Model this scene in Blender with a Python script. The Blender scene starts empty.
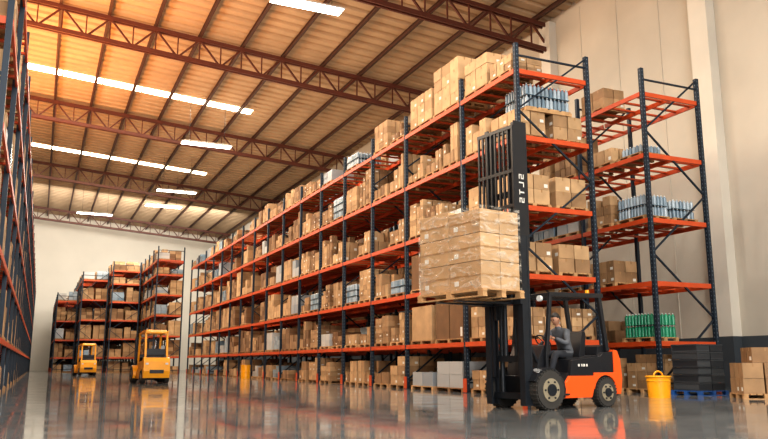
import bpy, math, random
from mathutils import Vector, Matrix, Euler
random.seed(7)
R = random.random
def U(a,b): return a+(b-a)*random.random()

# ------------------------------------------------------------------ materials
def pmat(name, col, rough=0.6, metal=0.0, noise=0.0, nscale=3.0, bump=0.0, bscale=40.0, emis=None, estr=0.0, tint=None, coat=0.0):
    m = bpy.data.materials.new(name); m.use_nodes = True
    nt = m.node_tree; b = nt.nodes['Principled BSDF']
    b.inputs['Roughness'].default_value = rough
    b.inputs['Metallic'].default_value = metal
    b.inputs['Coat Weight'].default_value = coat
    b.inputs['Base Color'].default_value = (*col,1)
    if emis:
        b.inputs['Emission Color'].default_value = (*emis,1); b.inputs['Emission Strength'].default_value = estr
    tc = nt.nodes.new('ShaderNodeTexCoord')
    src = None
    if tint is not None:
        at = nt.nodes.new('ShaderNodeAttribute'); at.attribute_name = 'tint'
        mx = nt.nodes.new('ShaderNodeMix'); mx.data_type='RGBA'
        mx.inputs[6].default_value=(*col,1); mx.inputs[7].default_value=(*tint,1)
        nt.links.new(at.outputs['Fac'], mx.inputs[0]); src = mx.outputs[2]
        nt.links.new(src, b.inputs['Base Color'])
    if noise>0:
        n = nt.nodes.new('ShaderNodeTexNoise'); n.inputs['Scale'].default_value=nscale; n.inputs['Detail'].default_value=5
        nt.links.new(tc.outputs['Object'], n.inputs['Vector'])
        mr = nt.nodes.new('ShaderNodeMapRange'); mr.inputs[3].default_value=1-noise; mr.inputs[4].default_value=1+noise*0.6
        mr.inputs[1].default_value=0.3; mr.inputs[2].default_value=0.7
        nt.links.new(n.outputs['Fac'], mr.inputs[0])
        mm = nt.nodes.new('ShaderNodeVectorMath'); mm.operation='SCALE'
        if src: nt.links.new(src, mm.inputs[0])
        else: mm.inputs[0].default_value = col
        nt.links.new(mr.outputs[0], mm.inputs['Scale'])
        nt.links.new(mm.outputs[0], b.inputs['Base Color'])
    if bump>0:
        n2 = nt.nodes.new('ShaderNodeTexNoise'); n2.inputs['Scale'].default_value=bscale; n2.inputs['Detail'].default_value=4
        nt.links.new(tc.outputs['Object'], n2.inputs['Vector'])
        bp = nt.nodes.new('ShaderNodeBump'); bp.inputs['Strength'].default_value=bump; bp.inputs['Distance'].default_value=0.02
        nt.links.new(n2.outputs['Fac'], bp.inputs['Height']); nt.links.new(bp.outputs[0], b.inputs['Normal'])
    return m

M = {}
M['card'] = pmat('cardboard', (0.49,0.315,0.165), 0.75, tint=(0.16,0.082,0.035), noise=0.2, nscale=2.5)
M['tape'] = pmat('packing_tape', (0.30,0.17,0.07), 0.35)
M['label'] = pmat('paper_label', (0.62,0.60,0.54), 0.6)
M['wood'] = pmat('pallet_wood', (0.50,0.30,0.14), 0.8, noise=0.25, nscale=6, tint=(0.26,0.14,0.06))
M['blue'] = pmat('rack_steel_blue', (0.010,0.020,0.034), 0.5, metal=0.2, noise=0.15, nscale=2)
M['orange'] = pmat('rack_beam_orange', (0.50,0.068,0.014), 0.45, noise=0.12, nscale=3)
M['slot'] = pmat('rack_slots', (0.12,0.16,0.20), 0.6)
M['white'] = pmat('white_wrap', (0.50,0.50,0.48), 0.35, bump=0.3, bscale=9, tint=(0.26,0.29,0.32))
M['bottle'] = pmat('bluegrey_bottles', (0.12,0.18,0.23), 0.2, tint=(0.36,0.42,0.46))
M['green'] = pmat('green_bottles', (0.01,0.15,0.08), 0.18, tint=(0.03,0.26,0.14))
M['darkpl'] = pmat('dark_plastic', (0.018,0.02,0.024), 0.4, tint=(0.06,0.065,0.07))
M['bluepl'] = pmat('blue_plastic', (0.02,0.08,0.25), 0.4)
M['yellow'] = pmat('yellow_paint', (0.78,0.34,0.008), 0.35, noise=0.08)
M['black'] = pmat('black_paint', (0.010,0.011,0.014), 0.38)
M['steel'] = pmat('mast_steel', (0.018,0.022,0.028), 0.4, metal=0.3, noise=0.2, nscale=5)
M['chrome'] = pmat('cylinder_chrome', (0.5,0.5,0.5), 0.2, metal=1)
M['forange'] = pmat('forklift_orange', (0.80,0.10,0.01), 0.35, coat=0.25)
M['rubber'] = pmat('tyre_rubber', (0.035,0.032,0.028), 0.8, bump=0.3, bscale=60)
M['hub'] = pmat('wheel_hub', (0.26,0.22,0.15), 0.5)
M['glow'] = pmat('lamp_tube', (1,1,1), 0.5, emis=(1.0,0.96,0.88), estr=14)
M['sky'] = pmat('skylight_panel', (1,1,1), 0.5, emis=(1.0,0.90,0.68), estr=12)
M['truss'] = pmat('truss_red_oxide', (0.10,0.028,0.016), 0.55, noise=0.15)
M['purlin'] = pmat('purlin_brown', (0.06,0.024,0.015), 0.6)
M['lampbody']= pmat('lamp_housing',(0.6,0.6,0.58),0.4)

# ------------------------------------------------------------------ mesh builder
class MB:
    def __init__(s): s.v=[];s.f=[];s.m=[];s.t=[];s.s=[];s.mats=[];s.M=Matrix.Identity(4)
    def mi(s,k):
        if k not in s.mats: s.mats.append(k)
        return s.mats.index(k)
    def add(s,vs,fs,mat,tint=0.0,smooth=False):
        o=len(s.v); I=s.mi(mat)
        for p in vs: s.v.append(tuple(s.M@Vector(p)))
        for f in fs: s.f.append([i+o for i in f]); s.m.append(I); s.t.append(tint); s.s.append(smooth)
    def box(s,c,d,mat,tint=0.0,rz=0.0):
        x,y,z=d[0]/2,d[1]/2,d[2]/2
        vs=[(-x,-y,-z),(x,-y,-z),(x,y,-z),(-x,y,-z),(-x,-y,z),(x,-y,z),(x,y,z),(-x,y,z)]
        if rz:
            ca,sa=math.cos(rz),math.sin(rz); vs=[(a*ca-b*sa,a*sa+b*ca,e) for a,b,e in vs]
        vs=[(a+c[0],b+c[1],e+c[2]) for a,b,e in vs]
        s.add(vs,[(0,3,2,1),(4,5,6,7),(0,1,5,4),(1,2,6,5),(2,3,7,6),(3,0,4,7)],mat,tint)
    def b2(s,lo,hi,mat,tint=0.0,rz=0.0):
        s.box([(a+b)/2 for a,b in zip(lo,hi)],[b-a for a,b in zip(lo,hi)],mat,tint,rz)
    def beam(s,p,q,w,h,mat,tint=0.0):
        p=Vector(p);q=Vector(q);d=(q-p).normalized()
        up=Vector((0,0,1))
        if abs(d.z)>0.95: up=Vector((1,0,0))
        a=d.cross(up).normalized();b=a.cross(d).normalized()
        vs=[]
        for o in (p,q):
            for i,j in ((-1,-1),(1,-1),(1,1),(-1,1)): vs.append(tuple(o+a*i*w/2+b*j*h/2))
        s.add(vs,[(3,2,1,0),(4,5,6,7),(0,1,5,4),(1,2,6,5),(2,3,7,6),(3,0,4,7)],mat,tint)
    def cyl(s,p,q,r,mat,n=12,r2=None,tint=0.0):
        p=Vector(p);q=Vector(q);d=(q-p).normalized()
        up=Vector((0,0,1)) if abs(d.z)<0.95 else Vector((1,0,0))
        a=d.cross(up).normalized();b=a.cross(d).normalized(); r2=r if r2 is None else r2
        vs=[];
        for o,rr in ((p,r),(q,r2)):
            for i in range(n):
                t=2*math.pi*i/n; vs.append(tuple(o+a*math.cos(t)*rr+b*math.sin(t)*rr))
        s.add(vs,[(i,(i+1)%n,n+(i+1)%n,n+i) for i in range(n)],mat,tint,True)
        s.add(vs,[tuple(range(n-1,-1,-1)),tuple(range(n,2*n))],mat,tint,False)
    def prism(s,pts,y0,y1,mat,tint=0.0):
        n=len(pts); vs=[(x,y0,z) for x,z in pts]+[(x,y1,z) for x,z in pts]
        s.add(vs,[(i,(i+1)%n,n+(i+1)%n,n+i) for i in range(n)]+[tuple(range(n-1,-1,-1)),tuple(range(n,2*n))],mat,tint)
    def sphere(s,c,r,mat,nu=16,nv=10,fn=None):
        vs=[];fs=[]
        for j in range(nv+1):
            ph=math.pi*j/nv
            for i in range(nu):
                th=2*math.pi*i/nu
                p=Vector((math.sin(ph)*math.cos(th),math.sin(ph)*math.sin(th),math.cos(ph)))
                if fn: p=fn(p)
                vs.append((c[0]+p.x*r[0],c[1]+p.y*r[1],c[2]+p.z*r[2]))
        for j in range(nv):
            for i in range(nu):
                fs.append((j*nu+i,(j+1)*nu+i,(j+1)*nu+(i+1)%nu,j*nu+(i+1)%nu))
        s.add(vs,fs,mat,0,True)
    def torus(s,c,R_,r,ax,mat,n=24,k=8):
        ax=Vector(ax).normalized(); a=ax.orthogonal().normalized(); b=ax.cross(a)
        vs=[];fs=[]
        for i in range(n):
            t=2*math.pi*i/n; d=a*math.cos(t)+b*math.sin(t)
            for j in range(k):
                u=2*math.pi*j/k; vs.append(tuple(Vector(c)+d*(R_+r*math.cos(u))+ax*r*math.sin(u)))
        for i in range(n):
            for j in range(k):
                fs.append((i*k+j,i*k+(j+1)%k,((i+1)%n)*k+(j+1)%k,((i+1)%n)*k+j))
        s.add(vs,fs,mat,0,True)
    def build(s,name,parent=None,bevel=0):
        me=bpy.data.meshes.new(name); me.from_pydata(s.v,[],s.f)
        for k in s.mats: me.materials.append(M[k])
        me.polygons.foreach_set('material_index',s.m)
        me.polygons.foreach_set('use_smooth',s.s)
        at=me.attributes.new('tint','FLOAT','FACE'); at.data.foreach_set('value',s.t)
        me.update()
        ob=bpy.data.objects.new(name,me); bpy.context.scene.collection.objects.link(ob)
        if parent: ob.parent=parent
        if bevel:
            bv=ob.modifiers.new('bevel','BEVEL'); bv.width=bevel; bv.segments=2; bv.limit_method='ANGLE'
        return ob
def empty(name,loc=(0,0,0),rz=0):
    e=bpy.data.objects.new(name,None); bpy.context.scene.collection.objects.link(e)
    e.location=loc; e.rotation_euler=(0,0,rz); e.empty_display_size=0.3
    return e

# ------------------------------------------------------------------ room
XL,XR,Y0,Y1=-9.0,23.6,-14.0,110.0
def zc(x): return 20.65-0.075*x
def zt(x): return 18.85-0.075*x
def floor_mat():
    m=bpy.data.materials.new('polished_concrete'); m.use_nodes=True; nt=m.node_tree; b=nt.nodes['Principled BSDF']
    tc=nt.nodes.new('ShaderNodeTexCoord')
    n=nt.nodes.new('ShaderNodeTexNoise'); n.inputs['Scale'].default_value=0.35; n.inputs['Detail'].default_value=9; n.inputs['Roughness'].default_value=0.62
    nt.links.new(tc.outputs['Object'],n.inputs['Vector'])
    cr=nt.nodes.new('ShaderNodeValToRGB'); cr.color_ramp.elements[0].position=0.3; cr.color_ramp.elements[1].position=0.72
    cr.color_ramp.elements[0].color=(0.11,0.118,0.12,1); cr.color_ramp.elements[1].color=(0.215,0.225,0.225,1)
    nt.links.new(n.outputs['Fac'],cr.inputs[0])
    br=nt.nodes.new('ShaderNodeTexBrick'); br.offset=0; br.inputs['Scale'].default_value=1.0
    br.inputs['Brick Width'].default_value=5.0; br.inputs['Row Height'].default_value=5.0; br.inputs['Mortar Size'].default_value=0.018
    br.inputs['Color1'].default_value=(1,1,1,1); br.inputs['Color2'].default_value=(0.93,0.93,0.93,1); br.inputs['Mortar'].default_value=(0.4,0.4,0.4,1)
    nt.links.new(tc.outputs['Object'],br.inputs['Vector'])
    mx=nt.nodes.new('ShaderNodeMix'); mx.data_type='RGBA'; mx.blend_type='MULTIPLY'; mx.inputs[0].default_value=1
    nt.links.new(cr.outputs[0],mx.inputs[6]); nt.links.new(br.outputs['Color'],mx.inputs[7])
    nt.links.new(mx.outputs[2],b.inputs['Base Color'])
    n2=nt.nodes.new('ShaderNodeTexNoise'); n2.inputs['Scale'].default_value=1.3; n2.inputs['Detail'].default_value=8
    nt.links.new(tc.outputs['Object'],n2.inputs['Vector'])
    mr=nt.nodes.new('ShaderNodeMapRange'); mr.inputs[1].default_value=0.3; mr.inputs[2].default_value=0.7; mr.inputs[3].default_value=0.02; mr.inputs[4].default_value=0.13
    nt.links.new(n2.outputs['Fac'],mr.inputs[0]); nt.links.new(mr.outputs[0],b.inputs['Roughness'])
    b.inputs['IOR'].default_value=1.7
    bp=nt.nodes.new('ShaderNodeBump'); bp.inputs['Strength'].default_value=0.04; bp.inputs['Distance'].default_value=0.01
    nt.links.new(n2.outputs['Fac'],bp.inputs['Height']); nt.links.new(bp.outputs[0],b.inputs['Normal'])
    return m
M['floor']=floor_mat()
M['wall']=pmat('cream_wall',(0.52,0.475,0.40),0.85,noise=0.12,nscale=0.3,bump=0.15,bscale=6)
M['wain']=pmat('dark_wainscot',(0.05,0.06,0.07),0.7,noise=0.1,nscale=0.8)
M['ceil']=pmat('ceiling_panel',(0.42,0.30,0.19),0.7,noise=0.12,nscale=0.5)
M['wallb']=pmat('pale_wall',(0.70,0.66,0.58),0.85,noise=0.05,nscale=0.3)
M['pillar']=pmat('pillar_white',(0.64,0.60,0.52),0.8,noise=0.08,nscale=0.4)
mb=MB(); mb.b2((XL,Y0,-0.2),(XR,Y1,0),'floor'); mb.build('floor')
mb=MB()
mb.b2((XR,Y0,0),(XR+0.3,Y1,zc(XR)+0.3),'wall')
for y in (9.5,20.9,31,43,60,80,104):
    mb.b2((XR-0.45,y-0.45,0),(XR,y+0.45,zc(XR)-0.3),'pillar')
mb.build('wall_right')
mb=MB()
for y in (12.3,15.1,18.0,23.4,26.0,28.6,34,37,40):
    mb.b2((XR-0.03,y-0.035,1.85),(XR,y+0.035,zc(XR)-0.3),'wall')
mb.build('trim_2')
mb=MB(); mb.b2((XL-0.3,Y0,0),(XL,Y1,zc(XL)+0.3),'wall'); mb.build('wall_left')
mb=MB(); mb.b2((XL,Y1,0),(XR,Y1+0.3,zc(XL)+0.3),'wallb'); mb.build('wall_back')
mb=MB()
ys_=[Y0]
for y in (9.5,20.9,31,43,60,80,104): ys_+= [y-.46,y+.46]
ys_.append(Y1)
for i in range(len(ys_)-1):
    off=0.47 if i%2 else 0.04
    mb.b2((XR-off,ys_[i],0),(XR-0.0,ys_[i+1],1.85),'wain')
mb.build('trim_1')
# corrugated ceiling
mb=MB(); prof=[]; y=Y0; P=0.9
while y<Y1:
    for dy,dz in ((0,0),(0.5,0),(0.58,0.16),(0.82,0.16)): prof.append((y+dy,dz))
    y+=P
prof.append((Y1+0.3,0))
vs=[(XL-0.3,a,zc(XL-0.3)+b) for a,b in prof]+[(XR+0.3,a,zc(XR+0.3)+b) for a,b in prof]
n=len(prof); mb.add(vs,[(i,i+1,n+i+1,n+i) for i in range(n-1)],'ceil')
vs=[(XL-0.3,Y0,zc(XL-0.3)+0.4),(XR+0.3,Y0,zc(XR+.3)+0.4),(XR+0.3,Y1+0.3,zc(XR+.3)+0.4),(XL-0.3,Y1+0.3,zc(XL-0.3)+0.4)]
mb.add(vs,[(0,1,2,3)],'ceil')
mb.build('ceiling')
roof=empty('roof_structure')
mb=MB(); x=XL+1.0
while x<XR:
    z=zc(x)-0.17
    mb.beam((x,Y0,z+0.1),(x,Y1,z+0.1),0.16,0.03,'purlin'); mb.beam((x,Y0,z),(x,Y1,z),0.04,0.24,'purlin'); mb.beam((x,Y0,z-0.12),(x,Y1,z-0.12),0.16,0.03,'purlin')
    x+=2.55
mb.build('purlins',roof)
def truss(y):
    mb=MB()
    for dy in (-0.13,0.13):
        mb.beam((XL,y+dy,zt(XL)),(XR,y+dy,zt(XR)),0.09,0.24,'truss')
        mb.beam((XL,y+dy,zc(XL)-0.42),(XR,y+dy,zc(XR)-0.42),0.09,0.22,'truss')
    n=26; dx=(XR-XL)/n
    for i in range(n):
        a=XL+i*dx; b=a+dx
        if i%2==0: mb.beam((a,y,zt(a)),(b,y,zc(b)-0.42),0.10,0.10,'truss')
        else: mb.beam((a,y,zc(a)-0.42),(b,y,zt(b)),0.10,0.10,'truss')
        mb.beam((a,y,zt(a)),(a,y,zc(a)-0.42),0.07,0.07,'truss')
    mb.build('roof_truss',roof)
for y in (9.5,20.9,31,43,60,80,104): truss(y)

# skylights + lamps
def area(name,loc,sx,sy,P,col,rot=(0,0,0),spread=math.pi):
    l=bpy.data.lights.new(name,'AREA'); l.shape='RECTANGLE'; l.size=sx; l.size_y=sy; l.energy=P; l.color=col; l.spread=spread
    o=bpy.data.objects.new(name,l); bpy.context.scene.collection.objects.link(o); o.location=loc; o.rotation_euler=rot
    return o
def aim(o,t):
    d=Vector(t)-o.location; o.rotation_euler=d.to_track_quat('-Z','Y').to_euler()
for i,(y,xa,xb) in enumerate(((54.5,-8,13.4),(75,-8,14.0))):
    mb=MB(); nseg=8; L=(xb-xa)/nseg
    for k in range(nseg):
        a=xa+k*L+0.05; b=xa+(k+1)*L-0.05
        vs=[(a,y-0.55,zc(a)-0.03),(b,y-0.55,zc(b)-0.03),(b,y+0.55,zc(b)-0.03),(a,y+0.55,zc(a)-0.03)]
        mb.add(vs,[(0,3,2,1)],'sky')
    mb.build('window_%d'%(i+1))
    cx=(xa+xb)/2
    area('skylight_lamp',(cx,y,zc(cx)-0.9),xb-xa,0.8,3200,(1,0.90,0.74),(0,math.atan(0.075),0))
def lamp(x,y,z,L=3.6,P=2000):
    e=empty('ceiling_lamp',(x,y,z))
    mb=MB()
    mb.b2((-L/2,-0.42,0.02),(L/2,0.42,0.10),'lampbody'); mb.b2((-L/2+.2,-0.12,0.10),(L/2-.2,0.12,0.22),'lampbody')
    mb.b2((-L/2+0.05,-0.39,0.0),(L/2-0.05,0.39,0.025),'glow')
    for s in (-1,1): mb.cyl((s*L*0.35,0,0.2),(s*L*0.35,0,zc(x)-z-0.1),0.015,'steel',6)
    mb.build('housing',e)
    o=area('lamp_light',(0,0,-0.03),L-0.1,0.7,P,(1,0.94,0.84)); o.parent=e
for p in ((10.6,32.8,17.9),(10,54,16.5),(10.5,70.5,16.5),(10.4,78,16.5),(4.3,85,16.5),(4,6,17),(13,6,17),(5,17,17)):  # last three lamps are added out of view for extra light
    lamp(*p)

# ------------------------------------------------------------------ stock
def pallet(mb,x0,y0,z,dx,dy,mat='wood',fine=False):
    t=R()
    for i in range(3):
        yy=y0+0.05+(dy-0.1)*i/2
        if fine:
            mb.b2((x0,yy-0.05,z),(x0+dx,yy+0.05,z+0.02),mat,t)
            for k in range(3):
                xx=x0+0.06+(dx-0.12)*k/2; mb.b2((xx-0.06,yy-0.05,z+.02),(xx+0.06,yy+0.05,z+0.10),mat,t)
        else: mb.b2((x0,yy-0.05,z),(x0+dx,yy+0.05,z+0.10),mat,t)
    nb=7 if fine else 4
    w=dx/nb
    for k in range(nb):
        xx=x0+w*k; mb.b2((xx+w*0.1,y0,z+0.10),(xx+w*0.9,y0+dy,z+0.13),mat,min(1,max(0,t+U(-.2,.2))))
    return z+0.13
def cartons(mb,x0,y0,z,dx,dy,h,nx,ny,nz,detail,base=None,ragged=True,mat='card'):
    base=R()**1.2 if base is None else base
    sx,sy,sz=dx/nx,dy/ny,h/nz
    for k in range(nz):
        for i in range(nx):
            for j in range(ny):
                if ragged and k==nz-1 and nz>1 and R()<0.3: continue
                g=0.010
                t=min(1,max(0,base+U(-.35,.35)))
                lo=(x0+i*sx+g+U(0,.02),y0+j*sy+g+U(0,.02),z+k*sz+0.001); hi=(x0+(i+1)*sx-g-U(0,.015),y0+(j+1)*sy-g-U(0,.02),z+(k+1)*sz-0.004)
                mb.b2(lo,hi,mat,t,U(-.02,.02) if detail else 0)
                if detail and mat=='card':
                    cy=(lo[1]+hi[1])/2; cx=(lo[0]+hi[0])/2
                    if i==0:
                        mb.b2((lo[0]-0.006,cy-0.02,hi[2]-0.09),(lo[0]+.01,cy+0.02,hi[2]),'tape')
                        if R()<0.35: mb.b2((lo[0]-0.006,lo[1]+0.05,lo[2]+0.06),(lo[0]+.01,lo[1]+0.05+min(.12,sy*.3),lo[2]+0.06+sz*.24),'label')
                    if j==0:
                        mb.b2((cx-0.02,lo[1]-0.006,hi[2]-0.09),(cx+0.02,lo[1]+.01,hi[2]),'tape')
                        if R()<0.35: mb.b2((hi[0]-.05-min(.12,sx*.3),lo[1]-.006,lo[2]+0.06),(hi[0]-.05,lo[1]+.01,lo[2]+.06+sz*.24),'label')
def bottles(mb,x0,y0,z,dx,dy,h,mat,n=8):
    nz=max(1,round(h/0.3)); hz=h/nz; nx=int(dx/0.13); ny=int(dy/0.13)
    for k in range(nz):
        mb.b2((x0,y0,z+k*hz),(x0+dx,y0+dy,z+k*hz+0.012),mat)
        for i in range(nx):
            for j in range(ny):
                if 0<i<nx-1 and 0<j<ny-1 and k<nz-1: continue
                cx=x0+(i+.5)*dx/nx; cy=y0+(j+.5)*dy/ny; r=0.058
                t=R()
                mb.cyl((cx,cy,z+k*hz+.012),(cx,cy,z+k*hz+hz*.74),r,mat,n,tint=t)
                mb.cyl((cx,cy,z+k*hz+hz*.74),(cx,cy,z+k*hz+hz*.9),r,mat,n,r2=0.022,tint=t)
                mb.cyl((cx,cy,z+k*hz+hz*.9),(cx,cy,z+(k+1)*hz-.004),0.024,'white',6)
def stack(mb,x0,y0,z,dx,dy,hmax,detail,kind=None):
    z=pallet(mb,x0,y0,z,dx,dy,fine=detail)
    r=R() if kind is None else kind
    h=U(0.4,0.95)*hmax
    if r<0.80:
        cs=random.choice([0.28,0.34,0.42,0.55]); ch=random.choice([0.2,0.26,0.33,0.42])
        ny=max(1,round(dy/cs)); nx=max(1,round(dx/cs/1.1)); nz=max(1,round(h/ch))
        if not detail: nx=min(nx,2)
        if dy>.9 and R()<.6:
            f=random.choice([.4,.5,.6]); n1=max(1,round(ny*f)); 
            cartons(mb,x0+.02,y0+.02,z,dx-.04,dy*f-.03,min(hmax,nz*ch),nx,n1,nz,detail)
            nz2=max(1,nz-random.choice([0,1,2])); cartons(mb,x0+.02,y0+dy*f+.01,z,dx-.04,dy*(1-f)-.03,min(hmax,nz2*ch*U(.85,1.05)),nx,max(1,ny-n1),nz2,detail)
        else: cartons(mb,x0+.02,y0+.02,z,dx-.04,dy-.04,min(hmax,nz*ch),nx,ny,nz,detail)
    elif r<0.87: cartons(mb,x0+.04,y0+.04,z,dx-.08,dy-.08,h*.8,1,2,2,False,mat='white')
    else:
        if detail: bottles(mb,x0+.03,y0+.03,z,dx-.06,dy-.06,h*.85,'bottle',8)
        else: cartons(mb,x0+.04,y0+.04,z,dx-.08,dy-.08,h*.85,2,4,3,False,mat='bottle')
LV=[1.5,3.25,5.15,7.15,9.1]
def rack(x0,ys,H=9.86,levels=LV,D=2.6,near=30,skip=(),dens=0.88):
    levels=[l for l in levels if l<H-.5]
    root=empty('pallet_rack',(x0,ys[0],0)); root_off=Matrix.Translation((-x0,-ys[0],0))
    mb=MB(); mb.M=root_off
    a,b=0,D
    for yi,y in enumerate(ys):
        fine=y<near
        for xx in (x0+a+.06,x0+b-.06):
            if fine:
                mb.b2((xx-.06,y-.06,0),(xx+.06,y-.045,H),'blue'); mb.b2((xx-.06,y+.045,0),(xx+.06,y+.06,H),'blue')
                mb.b2((xx-.055,y-.046,0),(xx+.055,y+.046,H),'blue')
                mb.b2((xx-.10,y-.10,0),(xx+.10,y+.10,.015),'blue')
                z=.25
                while z<H-.1:
                    mb.b2((xx-.057,y-.012,z),(xx-.0545,y+.012,z+.04),'slot')
                    mb.b2((xx-.012,y-.062,z),(xx+.012,y-.0595,z+.04),'slot'); z+=.125
            else: mb.b2((xx-.055,y-.055,0),(xx+.055,y+.055,H),'blue')
            mb.b2((xx-.09,y-.09,0.015),(xx-.062,y+.09,.42),'orange')
        z=0.3; k=0
        while z<H-1.9:
            p,q=(x0+a+.06,x0+b-.06) if k%2==0 else (x0+b-.06,x0+a+.06)
            mb.beam((p,y,z),(q,y,z+1.9),.05,.05,'blue'); z+=1.9;k+=1
        mb.beam((x0+a+.06,y,H-.35),(x0+b-.06,y,H-.35),.05,.05,'blue'); mb.beam((x0+a+.06,y,.3),(x0+b-.06,y,.3),.05,.05,'blue')
    for i in range(len(ys)-1):
        for lz in levels:
            for xx in (x0+a+.02,x0+D/2,x0+b-.02):
                mb.b2((xx-.025,ys[i]+.05,lz-.14),(xx+.025,ys[i+1]-.05,lz),'orange')
            for f in (.12,.31,.5,.69,.88):
                yy=ys[i]+(ys[i+1]-ys[i])*f
                mb.b2((x0+a+.045,yy-.04,lz-.06),(x0+b-.045,yy+.04,lz-.005),'orange')
    for lz in levels:
        mb.b2((x0+.12,ys[0]-.03,lz-.14),(x0+b-.12,ys[0]+.03,lz),'orange')
    mb.build('rack_frame',root)
    sb=MB(); sb.M=root_off
    for i in range(len(ys)-1):
        detail=ys[i]<near
        L=ys[i+1]-ys[i]-.2
        for li,lz in enumerate([0.0]+list(levels)):
            for pi,(pa,pb) in enumerate(((0,D/2-.03),(D/2+.03,D))):
                if (i,li,pi) in skip: continue
                np_=2 if L<3.3 else 3
                w=L/np_
                top_=li==len(levels)
                hm=(1.15 if top_ else (levels[li]-lz-.13-.32))
                for k in range(np_):
                    if R()>(dens if not top_ else dens*.85): continue
                    ww=w*U(.80,.95)
                    stack(sb,x0+pa+.03,ys[i]+.1+k*w+(w-ww)*R(),lz,pb-pa-.06,ww,hm,detail and (pi==0 or i==0))
    return root,sb
def seq(a,b,s):
    o=[a]
    while o[-1]+s<b+.01: o.append(o[-1]+s)
    return o
# main row
ysM=[17.1,20.2,24.3]+seq(27.4,67.8,3.1)
skip=[(0,l,p) for l in range(6) for p in range(2)]+[(1,0,0),(1,5,0),(1,2,0),(1,1,0)]
root,sb=rack(11.7,ysM,skip=skip,near=34)
def st(x,y,z,dx,dy,h,nx,ny,nz,base,rag=False,det=True):
    z=pallet(sb,x,y,z,dx,dy,fine=True); cartons(sb,x+.02,y+.02,z,dx-.04,dy-.04,h,nx,ny,nz,det,base,rag); return z+h
st(11.75,17.35,9.1,1.15,1.2,0.45,2,3,2,.3); st(11.75,18.65,9.1,1.15,1.4,1.0,2,2,3,.0)
z=st(11.8,17.3,7.15,1.1,1.35,.72,2,3,2,.3); 
z=st(13.1,17.3,7.15,1.1,1.35,.72,2,3,2,.45); 
pallet(sb,12.2,17.3,z+.0,1.6,1.2); bottles(sb,12.22,17.32,z+.13,1.55,1.15,.72,'bottle')
st(11.75,18.8,7.15,1.1,1.25,.9,2,3,3,.1,True); st(13.1,18.8,7.15,1.1,1.25,.9,2,3,3,.3,True)
for X_ in (11.8,13.1):
    st(X_,17.3,5.15,1.15,1.35,.85,2,3,2,.15 if X_<12 else .35,False); st(X_,18.8,5.15,1.1,1.25,.9,2,2,3,.2,True)
    st(X_,17.3,3.25,1.15,1.35,.8,2,3,2,.35,False); st(X_,18.8,3.25,1.1,1.25,.8,2,3,3,.5,True)
    st(X_,17.3,1.5,1.15,1.35,.75,3,3,3,.4,True); st(X_,18.8,1.5,1.1,1.25,.9,2,3,3,.4,True)
    st(X_,17.3,0,1.15,1.35,.75,2,2,3,.3,True); st(X_,18.8,0,1.1,1.25,.8,3,3,3,.4,True)
z=pallet(sb,11.75,20.45,0,1.1,1.8,fine=True); cartons(sb,11.78,20.5,z,1.05,1.7,.80,1,2,2,False,0.5,False,'white')
z=pallet(sb,11.75,22.4,0,1.1,1.6,fine=True); cartons(sb,11.78,22.45,z,1.05,1.5,.45,1,2,1,False,.7,False,'white')
st(11.75,20.4,9.1,1.1,1.75,1.55,2,3,4,.1); st(11.75,22.3,9.1,1.1,1.7,1.1,2,3,3,.05)
st(11.75,20.4,3.25,1.1,1.8,.9,2,3,3,.3,True); st(11.75,22.4,3.25,1.1,1.6,1.2,1,2,1,.75)
st(11.75,20.4,1.5,1.1,1.8,1.15,1,2,1,1.0); st(11.75,22.4,1.5,1.1,1.6,1.15,1,1,1,.5)
sb.build('stacked_cartons',root)
# row 2 (against right wall)
skip=[(0,l,p) for l in range(6) for p in range(2)]+[(1,l,p) for l in (3,4,5) for p in (1,)]
root,sb=rack(16.3,seq(17.1,60,3.1),D=2.4,skip=skip,near=19,dens=.75)
st(16.4,18.9,9.1,.95,1.2,.65,2,2,2,.4)
st(16.35,18.6,7.15,1,1.2,.45,3,3,1,.3)
z=pallet(sb,16.4,17.35,7.15,1,1.1); bottles(sb,16.45,17.4,z,.85,.9,.28,'bottle')
z=pallet(sb,16.35,17.3,5.15,1.0,1.3,fine=True); bottles(sb,16.4,17.35,z,.95,1.2,.68,'bottle')
z=pallet(sb,17.5,17.3,5.15,1.0,1.3,fine=True); bottles(sb,17.55,17.35,z,.9,1.2,.6,'bottle')
st(16.35,18.8,3.25,1,1.2,.7,2,3,2,.4)
z=pallet(sb,16.35,17.3,1.5,1.0,1.3,fine=True); bottles(sb,16.4,17.35,z,.95,1.2,.72,'green')
st(16.4,17.3,0,1.05,1.3,1.0,3,3,4,.4,True)
st(16.35,18.8,0,1.05,1.2,.9,3,3,3,.5,True); st(16.35,18.8,5.15,1.05,1.2,.9,3,3,3,.5,True)
sb.build('stacked_cartons',root)
# left row
root,sb=rack(-3.5,[14.8,18.4]+seq(22,107,3.6),near=0,dens=1.0)
sb.build('stacked_cartons',root)
# far blocks
for (x0,a,b,H,D) in ((9.0,69.5,98,11.2,2.4),(6.1,79.5,108.5,10.9,2.7),(3.4,81,108.6,9.9,2.5),(1.25,84,108.7,8.0,2.0)):
    lv=LV if H<10.5 else [1.5,3.3,5.1,6.9,8.7,10.0]
    root,sb=rack(x0,seq(a,b,3.1),H=H,levels=lv if H>10.5 else LV,near=0,D=D,dens=.97)
    sb.build('stacked_cartons',root)

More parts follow.
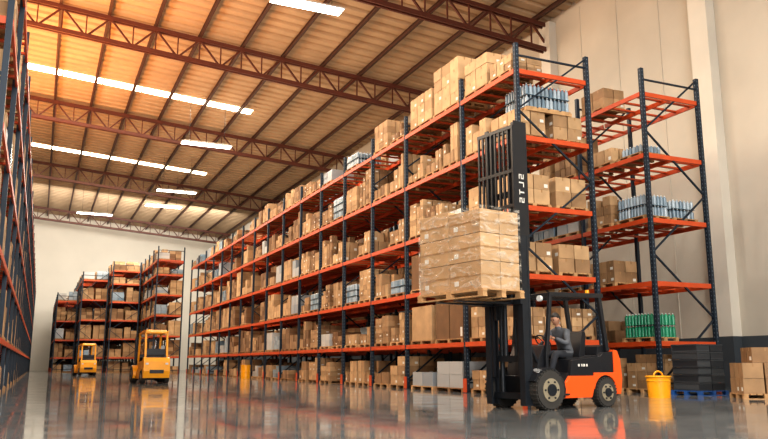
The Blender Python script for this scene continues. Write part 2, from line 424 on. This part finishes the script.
# ------------------------------------------------------------------ forklifts
HD=math.radians(189.6)
C=(8.70,12.76,0)
def wheel(mb,x,y,r,w,side,fine):
    n=32 if fine else 18
    mb.cyl((x,y-w/2,r),(x,y+w/2,r),r-.02,'rubber',n)
    mb.cyl((x,y-w/2+.03,r),(x,y+w/2-.03,r),r,'rubber',n)
    o=y+side*w/2
    mb.cyl((x,o-side*.05,r),(x,o+side*.012,r),r*.58,'hub',n); mb.cyl((x,o,r),(x,o+side*.04,r),r*.3,'steel',16)
    for i in range(6):
        t=i*math.pi/3; mb.cyl((x+r*.45*math.cos(t),o,r+r*.45*math.sin(t)),(x+r*.45*math.cos(t),o+side*.03,r+r*.45*math.sin(t)),.02,'steel',6)
    if fine:
        for i in range(28):
            t=2*math.pi*i/28
            for s in (-1,1):
                c=Vector((x+(r)*math.cos(t),y+s*w*.25,r+(r)*math.sin(t)))
                d=Vector((math.cos(t),0,math.sin(t)))
                mb.beam(c-d*.02,c+d*.012,w*.4,.03,'rubber')
def forklift(loc,rz,body='forange',pillar='black',raised=True,panel='black'):
    e=empty('forklift',loc,rz)
    mb=MB()
    mb.prism([(.10,.30),(.10,.62),(-.12,.70),(-.20,.52),(-.62,.52),(-.70,.68),(-2.05,.68),(-2.05,.22),(-.55,.22),(-.35,.30)],-.5,.5,'black')
    for s in (-1,1):
        y0,y1=(s*.5,s*.57)
        mb.prism([(-.30,.20),(-.34,.50),(-.60,.50),(-.70,.62),(-1.38,.62),(-1.38,.40),(-1.30,.2)],min(y0,y1),max(y0,y1),body)
        mb.prism([(-.72,.62),(-.80,.92),(-1.62,1.0),(-1.62,.62)],min(s*.46,s*.55),max(s*.46,s*.55),panel)
    mb.prism([(-.78,.68),(-.82,.94),(-1.62,1.02),(-1.75,.96),(-1.75,.68)],-.46,.46,panel)
    mb.prism([(-1.60,.60),(-1.60,.98),(-1.72,1.08),(-2.05,1.10),(-2.12,.98),(-2.14,.60)],-.54,.54,panel)
    mb.prism([(-2.00,.25),(-2.00,1.14),(-2.12,1.12),(-2.20,.95),(-2.24,.55),(-2.18,.25)],-.56,.56,body)
    for s in (-1,1): mb.prism([(-2.06,.25),(-2.06,.68),(-1.38,.68),(-1.38,.36)]+[(-1.72+.34*math.cos(math.radians(12+k*19.5)),.29+.34*math.sin(math.radians(12+k*19.5))) for k in range(9)],min(s*.5,s*.57),max(s*.5,s*.57),body)
    mb.prism([(-1.66,1.04),(-1.70,1.20),(-1.90,1.24),(-2.08,1.16),(-2.08,1.06)],-.42,.42,'black')
    mb.b2((-2.245,-.3,.45),(-2.19,.3,.60),'black')
    for s in (-1,1): mb.b2((-2.22,s*.42-.06,.82),(-2.14,s*.42+.06,.90),'lampbody')
    mb.prism([(.08,.60),(-.02,.95),(-.16,1.20),(-.34,1.22),(-.36,1.12),(-.26,1.0),(-.22,.52),(-.1,.52)],-.42,.42,'black')
    for s in (-1,1):
        pts=[]
        for k in range(9):
            t=math.radians(200-k*22); pts.append((.43*math.cos(t),.36+.43*math.sin(t)))
        for k in range(8,-1,-1):
            t=math.radians(200-k*22); pts.append((.39*math.cos(t),.36+.39*math.sin(t)))
        mb.prism(pts,min(s*.46,s*.70),max(s*.46,s*.70),body if not raised else 'black')
    mb.b2((-.62,.5,.26),(-.32,.62,.29),'steel'); mb.b2((-.62,-.62,.26),(-.32,-.5,.29),'steel')
    if raised:
        for k,wd in enumerate((.05,.03,.05,.04)): mb.b2((-1.0-k*.075,.549,.80),(-1.0-k*.075+wd,.556,.85),'label')
    mb.build('body',e,.018)
    mb=MB()
    for s in (-1,1):
        wheel(mb,0,s*.60,.37,.26,s,raised); wheel(mb,-1.72,s*.50,.29,.20,s,raised)
    mb.cyl((0,-.55,.37),(0,.55,.37),.09,'steel',12)
    mb.build('wheels',e)
    mb=MB(); pw=.07 if raised else .09
    for s in (-1,1):
        mb.beam((-.18,s*.46,1.0),(-.34,s*.46,2.2),pw,.07,pillar)
        mb.beam((-1.92,s*.46,1.1),(-1.76,s*.46,2.2),pw,.09,pillar)
        mb.beam((-.30,s*.46,2.2),(-1.86,s*.46,2.24),.07,.09,pillar)
        mb.beam((-.18,s*.46,.62),(-.18,s*.46,1.02),.06,.07,pillar)
    for k in range(9):
        xx=-.32-k*1.50/8; mb.beam((xx,-.46,2.21+k*.004),(xx,.46,2.21+k*.004),.035,.05,pillar)
    if not raised: 
        mb.prism([(-.4,2.25),(-.5,2.32),(-1.7,2.34),(-1.86,2.25),(-1.86,2.18),(-1.8,2.22)],-.44,.44,pillar)
        mb.b2((-1.80,-.42,1.2),(-1.79,.42,1.5),'black')
    for s in (-.25,.25): mb.cyl((-.30,s,2.13),(-.24,s,2.13),.06,'lampbody',12)
    mb.cyl((-1.6,.3,2.25),(-1.6,.3,2.36),.045,'yellow',10)
    mb.build('overhead_guard',e,.008)
    mb=MB()
    mb.prism([(-.98,.90),(-.96,.98),(-1.40,.96),(-1.44,.90)],-.25,.25,'black')
    mb.prism([(-1.38,.92),(-1.34,1.0),(-1.46,1.5),(-1.54,1.52),(-1.56,1.45),(-1.50,.92)],-.24,.24,'black')
    mb.cyl((-.30,0,1.05),(-.56,0,1.28),.035,'black',10); mb.torus((-.57,0,1.29),.17,.015,(-.75,0,.66),'black')
    for t in (0,2.1,4.2):
        ax=Vector((-.75,0,.66)).normalized(); a=ax.orthogonal().normalized(); b=ax.cross(a)
        mb.cyl((-.57,0,1.29),tuple(Vector((-.57,0,1.29))+(a*math.cos(t)+b*math.sin(t))*.165),.01,'black',6)
    for k in range(3): mb.cyl((-.36,-.2-k*.06,1.15),(-.42,-.2-k*.06,1.32),.01,'black',6); mb.sphere((-.42,-.2-k*.06,1.33),(.02,.02,.02),'darkpl',8,6)
    mb.build('seat_and_controls',e,.01)
    mb=MB()
    H1=3.3 if raised else 2.05
    for s in (-1,1):
        y=s*.47
        mb.b2((.27,y-.07,.08),(.32,y+.07,H1),'steel'); mb.b2((.44,y-.07,.08),(.48,y+.07,H1),'steel'); mb.b2((.32,y+s*.05-.015,.08),(.44,y+s*.05+.015,H1),'steel')
        mb.cyl((.22,y-s*.12,.2),(.22,y-s*.12,H1*.62),.05,'steel',12)
        mb.cyl((.22,y-s*.12,H1*.62),(.22,y-s*.12,H1*.95),.028,'chrome',12)
        mb.beam((-.1,s*.36,.75),(.28,s*.40,1.35),.05,.05,'steel')
        if raised:
            y=s*.39
            mb.b2((.31,y-.05,.6),(.345,y+.05,5.62),'black'); mb.b2((.425,y-.05,.6),(.46,y+.05,5.62),'black'); mb.b2((.345,y+s*.03-.015,.6),(.425,y+s*.03+.015,5.62),'black')
            y=s*.29
            mb.b2((.33,y-.035,1.7),(.44,y+.035,5.5),'black')
            mb.cyl((.30,s*.15,1.0),(.30,s*.15,3.4),.045,'steel',10); mb.cyl((.30,s*.15,3.4),(.30,s*.15,5.3),.026,'steel',10)
            mb.b2((.47,s*.12-.015,2.2),(.48,s*.12+.015,5.3),'rubber')
    if raised:
        mb.b2((.14,.441,3.1),(.49,.452,5.64),'black'); mb.b2((.14,.35,3.1),(.17,.441,5.64),'black')
        zz=4.55
        for ch in 'SLTS':
            L_={'S':[(.32,.43,0,.03),(.40,.43,0,.10),(.32,.43,.085,.115),(.32,.35,.10,.20),(.32,.43,.17,.20)],
                'L':[(.32,.35,0,.2),(.32,.43,0,.03)],'T':[(.36,.39,0,.2),(.32,.43,.17,.20)]}[ch]
            for a,b,c,d in L_: mb.b2((.25+c*.65,.452,zz-(b-.32)*.9),(.25+d*.65,.456,zz-(a-.32)*.9),'label')
            zz-=.16
    for z in (.25,.95,H1-.12): mb.b2((.27,-.49,z-.06),(.34,.49,z+.06),'steel')
    if raised:
        for z in (2.5,4.2,5.54): mb.b2((.30,-.42,z-.06),(.36,.42,z+.06),'black')
    mb.build('mast',e)
    mb=MB(); fz=1.97 if raised else .12
    for z in (fz+.05,fz+.45): mb.b2((.49,-.55,z-.05),(.54,.55,z+.05),'steel')
    top=5.5 if raised else 1.25
    nbar=9
    for k in range(nbar):
        yy=-.56+k*1.0/(nbar-1); mb.b2((.50,yy-.022,fz+.4),(.535,yy+.022,top),'black')
    for z in ((top,4.6,3.9) if raised else (top,)): mb.b2((.495,-.585,z-.035),(.54,.465,z+.035),'black')
    fl_=1.90 if raised else 1.6
    for s in (-1,1):
        mb.b2((.54,s*.28-.06,fz),(.585,s*.28+.06,fz+.55),'steel')
        mb.prism([(.54,fz),(.54,fz+.045),(fl_,fz+.02),(fl_,fz+.005)],s*.28-.06,s*.28+.06,'steel')
    mb.build('carriage_and_forks',e)
    return e
fl=forklift(C,HD)
forklift((4.62,37.0,0),math.radians(93),'yellow','yellow',False,'yellow')
forklift((3.15,62.5,0),math.radians(96),'yellow','yellow',False,'yellow')

# load on forks
ld=empty('wrapped_pallet_load',C,HD)
mb=MB()
x0,x1,ya,yb,z0=.84,1.84,-.98,.98,2.025
for i in range(3):
    xx=x0+.05+(x1-x0-.1)*i/2
    mb.b2((xx-.05,ya,z0),(xx+.05,yb,z0+.022),'wood',.1)
    for k in range(3):
        if k==1: yy=0
        else: yy=(ya+.08) if k==0 else yb-.08
        mb.b2((xx-.05,yy-.07,z0+.022),(xx+.05,yy+.07,z0+.10),'wood',.3)
    mb.b2((xx-.05,ya,z0+.10),(xx+.05,yb,z0+.122),'wood',.2)
nb=11
for k in range(nb):
    w=(yb-ya)/nb; mb.b2((x0,ya+k*w+.012,z0+.122),(x1,ya+(k+1)*w-.012,z0+.145),'wood',U(0,.4))
mb.build('pallet',ld)
mb=MB(); zb=z0+.147; hh=.51
for k in range(3):
    for i in range(2):
        for j in range(2):
            w=.91; d=.47
            lo=(x0+.03+i*d+.006,ya+.06+j*w+.006,zb+k*hh+.001); hi=(lo[0]+d-.012,lo[1]+w-.012,lo[2]+hh-.012)
            if k==2 : hi=(hi[0],hi[1],hi[2]-.07*(j))
            mb.b2(lo,hi,'card',U(.0,.3))
            if i==1:
                cy=(lo[1]+hi[1])/2; mb.b2((hi[0],lo[1]+.0,(lo[2]+hi[2])/2-.018),(hi[0]+.003,hi[1],(lo[2]+hi[2])/2+.018),'tape')
                mb.b2((hi[0],cy-.3,lo[2]+.08),(hi[0]+.004,cy-.18,lo[2]+.17),'label')
            if j==1:
                mb.b2((lo[0],hi[1],(lo[2]+hi[2])/2-.018),(hi[0],hi[1]+.003,(lo[2]+hi[2])/2+.018),'tape')
mb.build('cartons',ld,.012)
f=bpy.data.materials.new('stretch_film'); f.use_nodes=True; nt=f.node_tree; nt.nodes.clear()
out=nt.nodes.new('ShaderNodeOutputMaterial'); mix=nt.nodes.new('ShaderNodeMixShader'); tr=nt.nodes.new('ShaderNodeBsdfTransparent'); pb=nt.nodes.new('ShaderNodeBsdfPrincipled')
pb.inputs['Base Color'].default_value=(.70,.64,.54,1); pb.inputs['Roughness'].default_value=.15
tc=nt.nodes.new('ShaderNodeTexCoord'); mp=nt.nodes.new('ShaderNodeMapping'); mp.inputs['Scale'].default_value=(1.2,1.2,3.2); mp.inputs['Rotation'].default_value=(.45,.3,0)
nz=nt.nodes.new('ShaderNodeTexNoise'); nz.inputs['Scale'].default_value=2.2; nz.inputs['Detail'].default_value=4; nz.inputs['Distortion'].default_value=1.8
mr=nt.nodes.new('ShaderNodeMapRange'); mr.inputs[1].default_value=.48; mr.inputs[2].default_value=.72; mr.inputs[3].default_value=.02; mr.inputs[4].default_value=.50
bp=nt.nodes.new('ShaderNodeBump'); bp.inputs['Strength'].default_value=.9; bp.inputs['Distance'].default_value=.04
L=nt.links.new
L(tc.outputs['Object'],mp.inputs[0]);L(mp.outputs[0],nz.inputs['Vector']);L(nz.outputs['Fac'],mr.inputs[0]);L(mr.outputs[0],mix.inputs[0])
L(nz.outputs['Fac'],bp.inputs['Height']);L(bp.outputs[0],pb.inputs['Normal']);L(tr.outputs[0],mix.inputs[1]);L(pb.outputs[0],mix.inputs[2]);L(mix.outputs[0],out.inputs[0])
M['film']=f
mb=MB(); a,b,c_,d=x0+.015,x0+.99,ya+.045,yb-.05; zt0,zt1=zb-.03,zb+3*hh-.02
vs=[(a,c_,zt0),(b,c_,zt0),(b,d,zt0),(a,d,zt0),(a,c_,zt1),(b,c_,zt1),(b,d,zt1),(a,d,zt1)]
mb.add(vs,[(0,1,5,4),(1,2,6,5),(2,3,7,6),(3,0,4,7)],'film')
mb.build('stretch_film_wrap',ld)

# ------------------------------------------------------------------ driver
M['skin']=pmat('skin',(0.38,0.19,0.115),.55); M['hair']=pmat('hair',(0.02,0.014,0.01),.6)
M['jacket']=pmat('jacket',(0.085,0.09,0.10),.8,noise=.25,nscale=12); M['trousers']=pmat('trousers',(0.02,0.022,0.028),.85); M['boots']=pmat('boots',(0.02,0.015,0.012),.5)
M['eye']=pmat('eye',(0.02,0.02,0.02),.2)
dr=empty('forklift_driver',C,HD)
def skin(name,V,E,Rd,root,parent,mats,fn,sub=2):
    me=bpy.data.meshes.new(name); me.from_pydata(V,E,[]); o=bpy.data.objects.new(name,me); bpy.context.scene.collection.objects.link(o)
    sk=o.modifiers.new('skin','SKIN'); sk.use_smooth_shade=True
    for i,r in enumerate(Rd):
        sv=me.skin_vertices[0].data[i]; sv.radius=(r,r) if not isinstance(r,tuple) else r; sv.use_root=(i==root)
    ss=o.modifiers.new('sub','SUBSURF'); ss.levels=sub; ss.render_levels=sub
    dg=bpy.context.evaluated_depsgraph_get(); dg.update()
    nm=bpy.data.meshes.new_from_object(o.evaluated_get(dg)); bpy.data.objects.remove(o)
    nm.materials.clear()
    for k in mats: nm.materials.append(M[k])
    for p in nm.polygons: p.use_smooth=True; p.material_index=fn(p.center)
    o2=bpy.data.objects.new(name,nm); bpy.context.scene.collection.objects.link(o2); o2.parent=parent
    return o2
V=[(-1.22,0,1.04),(-1.20,0,1.17),(-1.13,0,1.36),(-1.07,0,1.49),(-1.02,0,1.58),(-.985,0,1.66),
 (-1.17,.10,1.03),(-.75,.15,1.05),(-.60,.15,.66),(-.57,.15,.58),(-.42,.16,.56),
 (-1.17,-.10,1.03),(-.75,-.15,1.05),(-.60,-.15,.66),(-.57,-.15,.58),(-.42,-.16,.56),
 (-1.06,.18,1.49),(-.98,.27,1.24),(-.75,.17,1.36),
 (-1.06,-.18,1.49),(-.86,-.25,1.33),(-.83,-.10,1.53)]
E=[(0,1),(1,2),(2,3),(3,4),(4,5),(0,6),(6,7),(7,8),(8,9),(9,10),(0,11),(11,12),(12,13),(13,14),(14,15),(3,16),(16,17),(17,18),(3,19),(19,20),(20,21)]
Rd=[(.16,.14),(.16,.135),(.175,.14),(.14,.12),.065,.058,.105,.08,.055,.05,.04,.105,.08,.055,.05,.04,.085,.062,.038,.085,.062,.038]
def bm(c):
    if c.z>1.60 and c.x>-1.08 and abs(c.y)<.075 and c.x<-.9: return 1
    if c.z<.645: return 3
    if c.x>-1.02 and c.z<1.16 or c.z<1.08: return 2
    return 0
skin('body',V,E,Rd,0,dr,['jacket','skin','trousers','boots'],bm)
def hand(name,w,dirv,side,curl):
    w=Vector(w); d=Vector(dirv).normalized(); s=Vector(side).normalized(); n=d.cross(s).normalized()*curl
    V=[w,w+d*.05,w+d*.075]; E=[(0,1),(1,2)]; Rd=[.03,(.036,.02),(.036,.018)]
    for k,(o,l) in enumerate(((-.032,.036),(-.011,.042),(.011,.04),(.031,.031))):
        b=w+d*.082+s*o; i=len(V); V+= [b,b+d*l*.8+n*.012,b+d*l*1.1+n*(.012+l*.6),b+d*l*.7+n*(.02+l*1.1)]; E+=[(2,i),(i,i+1),(i+1,i+2),(i+2,i+3)]; Rd+=[.010,.0095,.009,.008]
    i=len(V); V+=[w+d*.03-s*.04,w+d*.055-s*.055+n*.02,w+d*.07-s*.045+n*.045]; E+=[(1,i),(i,i+1),(i+1,i+2)]; Rd+=[.013,.011,.009]
    skin(name,[tuple(v) for v in V],E,Rd,0,dr,['skin'],lambda c:0,1)
hand('hand_l',(-.745,.168,1.362),(.8,-.45,.15),(.2,.3,.9),-1)
hand('hand_r',(-.835,-.105,1.52),(-.1,.45,.9),(.9,.1,.1),-1)
mb=MB()
mb.M=Matrix.Translation((-.955,0,1.745))@Matrix.Rotation(math.radians(22),4,'Y')@Matrix.Scale(1.06,4)
def hd(p):
    q=p.copy()
    if p.z<0: q.y*=1-.32*(-p.z)**1.2; q.x=q.x*(1-.25*(-p.z)) + .12*(-p.z)
    return q
mb.sphere((0,0,0),(.098,.077,.122),'skin',20,14,hd)
mb.add([(.095,0,.02),(.085,.016,-.035),(.085,-.016,-.035),(.122,0,-.03)],[(0,1,3),(0,3,2),(1,2,3)],'skin',0,True)
for s in (-1,1):
    mb.sphere((.086,s*.03,.012),(.012,.013,.009),'eye',8,6); mb.sphere((-.005,s*.078,-.005),(.02,.01,.032),'skin',8,6)
    mb.beam((.090,s*.018,.034),(.086,s*.045,.034),.008,.008,'hair')
mb.box((.090,0,-.062),(.012,.04,.008),'eye')
def hr(p):
    q=p.copy()
    if p.z<.25 and p.x>-.1: q=Vector((min(q.x,.35)*.8,q.y*.9,max(q.z,.1)))
    if p.z<-.35: q.z=-.35
    return q
mb.sphere((-.010,0,.018),(.103,.084,.122),'hair',20,14,hr)
mb.build('head',dr)

# ------------------------------------------------------------------ floor props
e=empty('yellow_bucket',(14.55,15.3,0),math.radians(-20))
mb=MB()
mb.cyl((0,0,0),(0,0,.52),.27,'yellow',28,r2=.30); mb.torus((0,0,.53),.305,.022,(0,0,1),'yellow',28); mb.torus((0,0,.42),.297,.012,(0,0,1),'yellow',28)
mb.cyl((0,0,.52),(0,0,.545),.295,'yellow',28)
mb.build('bucket',e)
mb=MB(); pr=None
for k in range(9):
    t=math.pi*k/8; q=(.12*math.cos(t),0,.545+.12*math.sin(t))
    if pr: mb.cyl(pr,q,.022,'yellow',8)
    pr=q
mb.build('handle',e)
e=empty('plastic_crate_stack',(16.9,16.25,0),math.radians(4)); mb=MB(); pallet(mb,-.55,-.5,0,1.15,1.0,'bluepl',True)
for k in range(6):
    z=.135+k*.21
    for i in range(2):
        x=-.5+i*.53
        mb.b2((x,-.45,z),(x+.5,.42,z+.03),'darkpl',R())
        for (lo,hi) in (((x,-.45),(x+.5,-.42)),((x,.39),(x+.5,.42)),((x,-.42),(x+.03,.39)),((x+.47,-.42),(x+.5,.39))):
            mb.b2((*lo,z+.03),(*hi,z+.19),'darkpl',R())
        mb.b2((x-.01,-.46,z+.165),(x+.51,.43,z+.20),'darkpl',R())
mb.build('crates',e)
e=empty('carton_pallet',(16.5,14.0,0),math.radians(-30)); mb=MB(); z=pallet(mb,-.5,-.5,0,1.1,1.0,'wood',True)
cartons(mb,-.48,-.48,z,1.05,.95,.75,2,3,2,True,.5,False); cartons(mb,-.2,-.4,z+.75,.7,.8,.38,1,2,1,True,.6,False)
mb.build('cartons',e)
mb=MB(); mb.cyl((11.2,45,0),(11.2,45,.75),.28,'yellow',16); mb.cyl((11.2,45,.75),(11.2,45,.8),.3,'yellow',16); mb.torus((11.2,45,.4),.28,.02,(0,0,1),'yellow'); mb.build('yellow_drum')

# ------------------------------------------------------------------ light
o=area('front_key_fill',(3,-9,8),16,10,7500,(1.0,0.98,0.95)); aim(o,(11,24,4))  # added unseen key light behind the camera, brightens the rack fronts
o=area('warm_uplight',(-2.2,34,11.3),2.5,50,13000,(1.0,0.38,0.09),(math.pi,0,0)); o.rotation_euler=(math.pi,math.radians(-6),0)
o=area('ceiling_fill',(13,50,11.8),2,40,1000,(1.0,0.78,0.55),(math.pi,0,0))  # added area light above the racks, lifts the tan ceiling
o=area('rack_face_fill',(-7.5,40,14),40,3.5,10000,(1,.87,.68)); aim(o,(11,42,4))  # added side fill for the rack faces; left wall has no windows
o=area('back_wall_fill',(7,90,17.5),26,2,5500,(1,.95,.86)); aim(o,(7,110,9))  # added area light without a fixture, brightens the back wall
w=bpy.data.worlds.new('world'); bpy.context.scene.world=w; w.use_nodes=True
w.node_tree.nodes['Background'].inputs[0].default_value=(.9,.93,1,1); w.node_tree.nodes['Background'].inputs[1].default_value=.45

cam=bpy.data.cameras.new('camera'); co=bpy.data.objects.new('camera',cam); bpy.context.scene.collection.objects.link(co)
co.location=(0,0,.85); cam.sensor_width=36; cam.lens=36*760/768; cam.clip_end=400
co.rotation_euler=(math.radians(90+10.76),0,math.radians(-24.1))
bpy.context.scene.camera=co
vs_=bpy.context.scene.view_settings
vs_.view_transform='Standard'
for lk in ('Medium High Contrast','None'):
    try:
        vs_.look=lk; print('look',lk); break
    except Exception as ex: print(ex)
vs_.exposure=-0.38
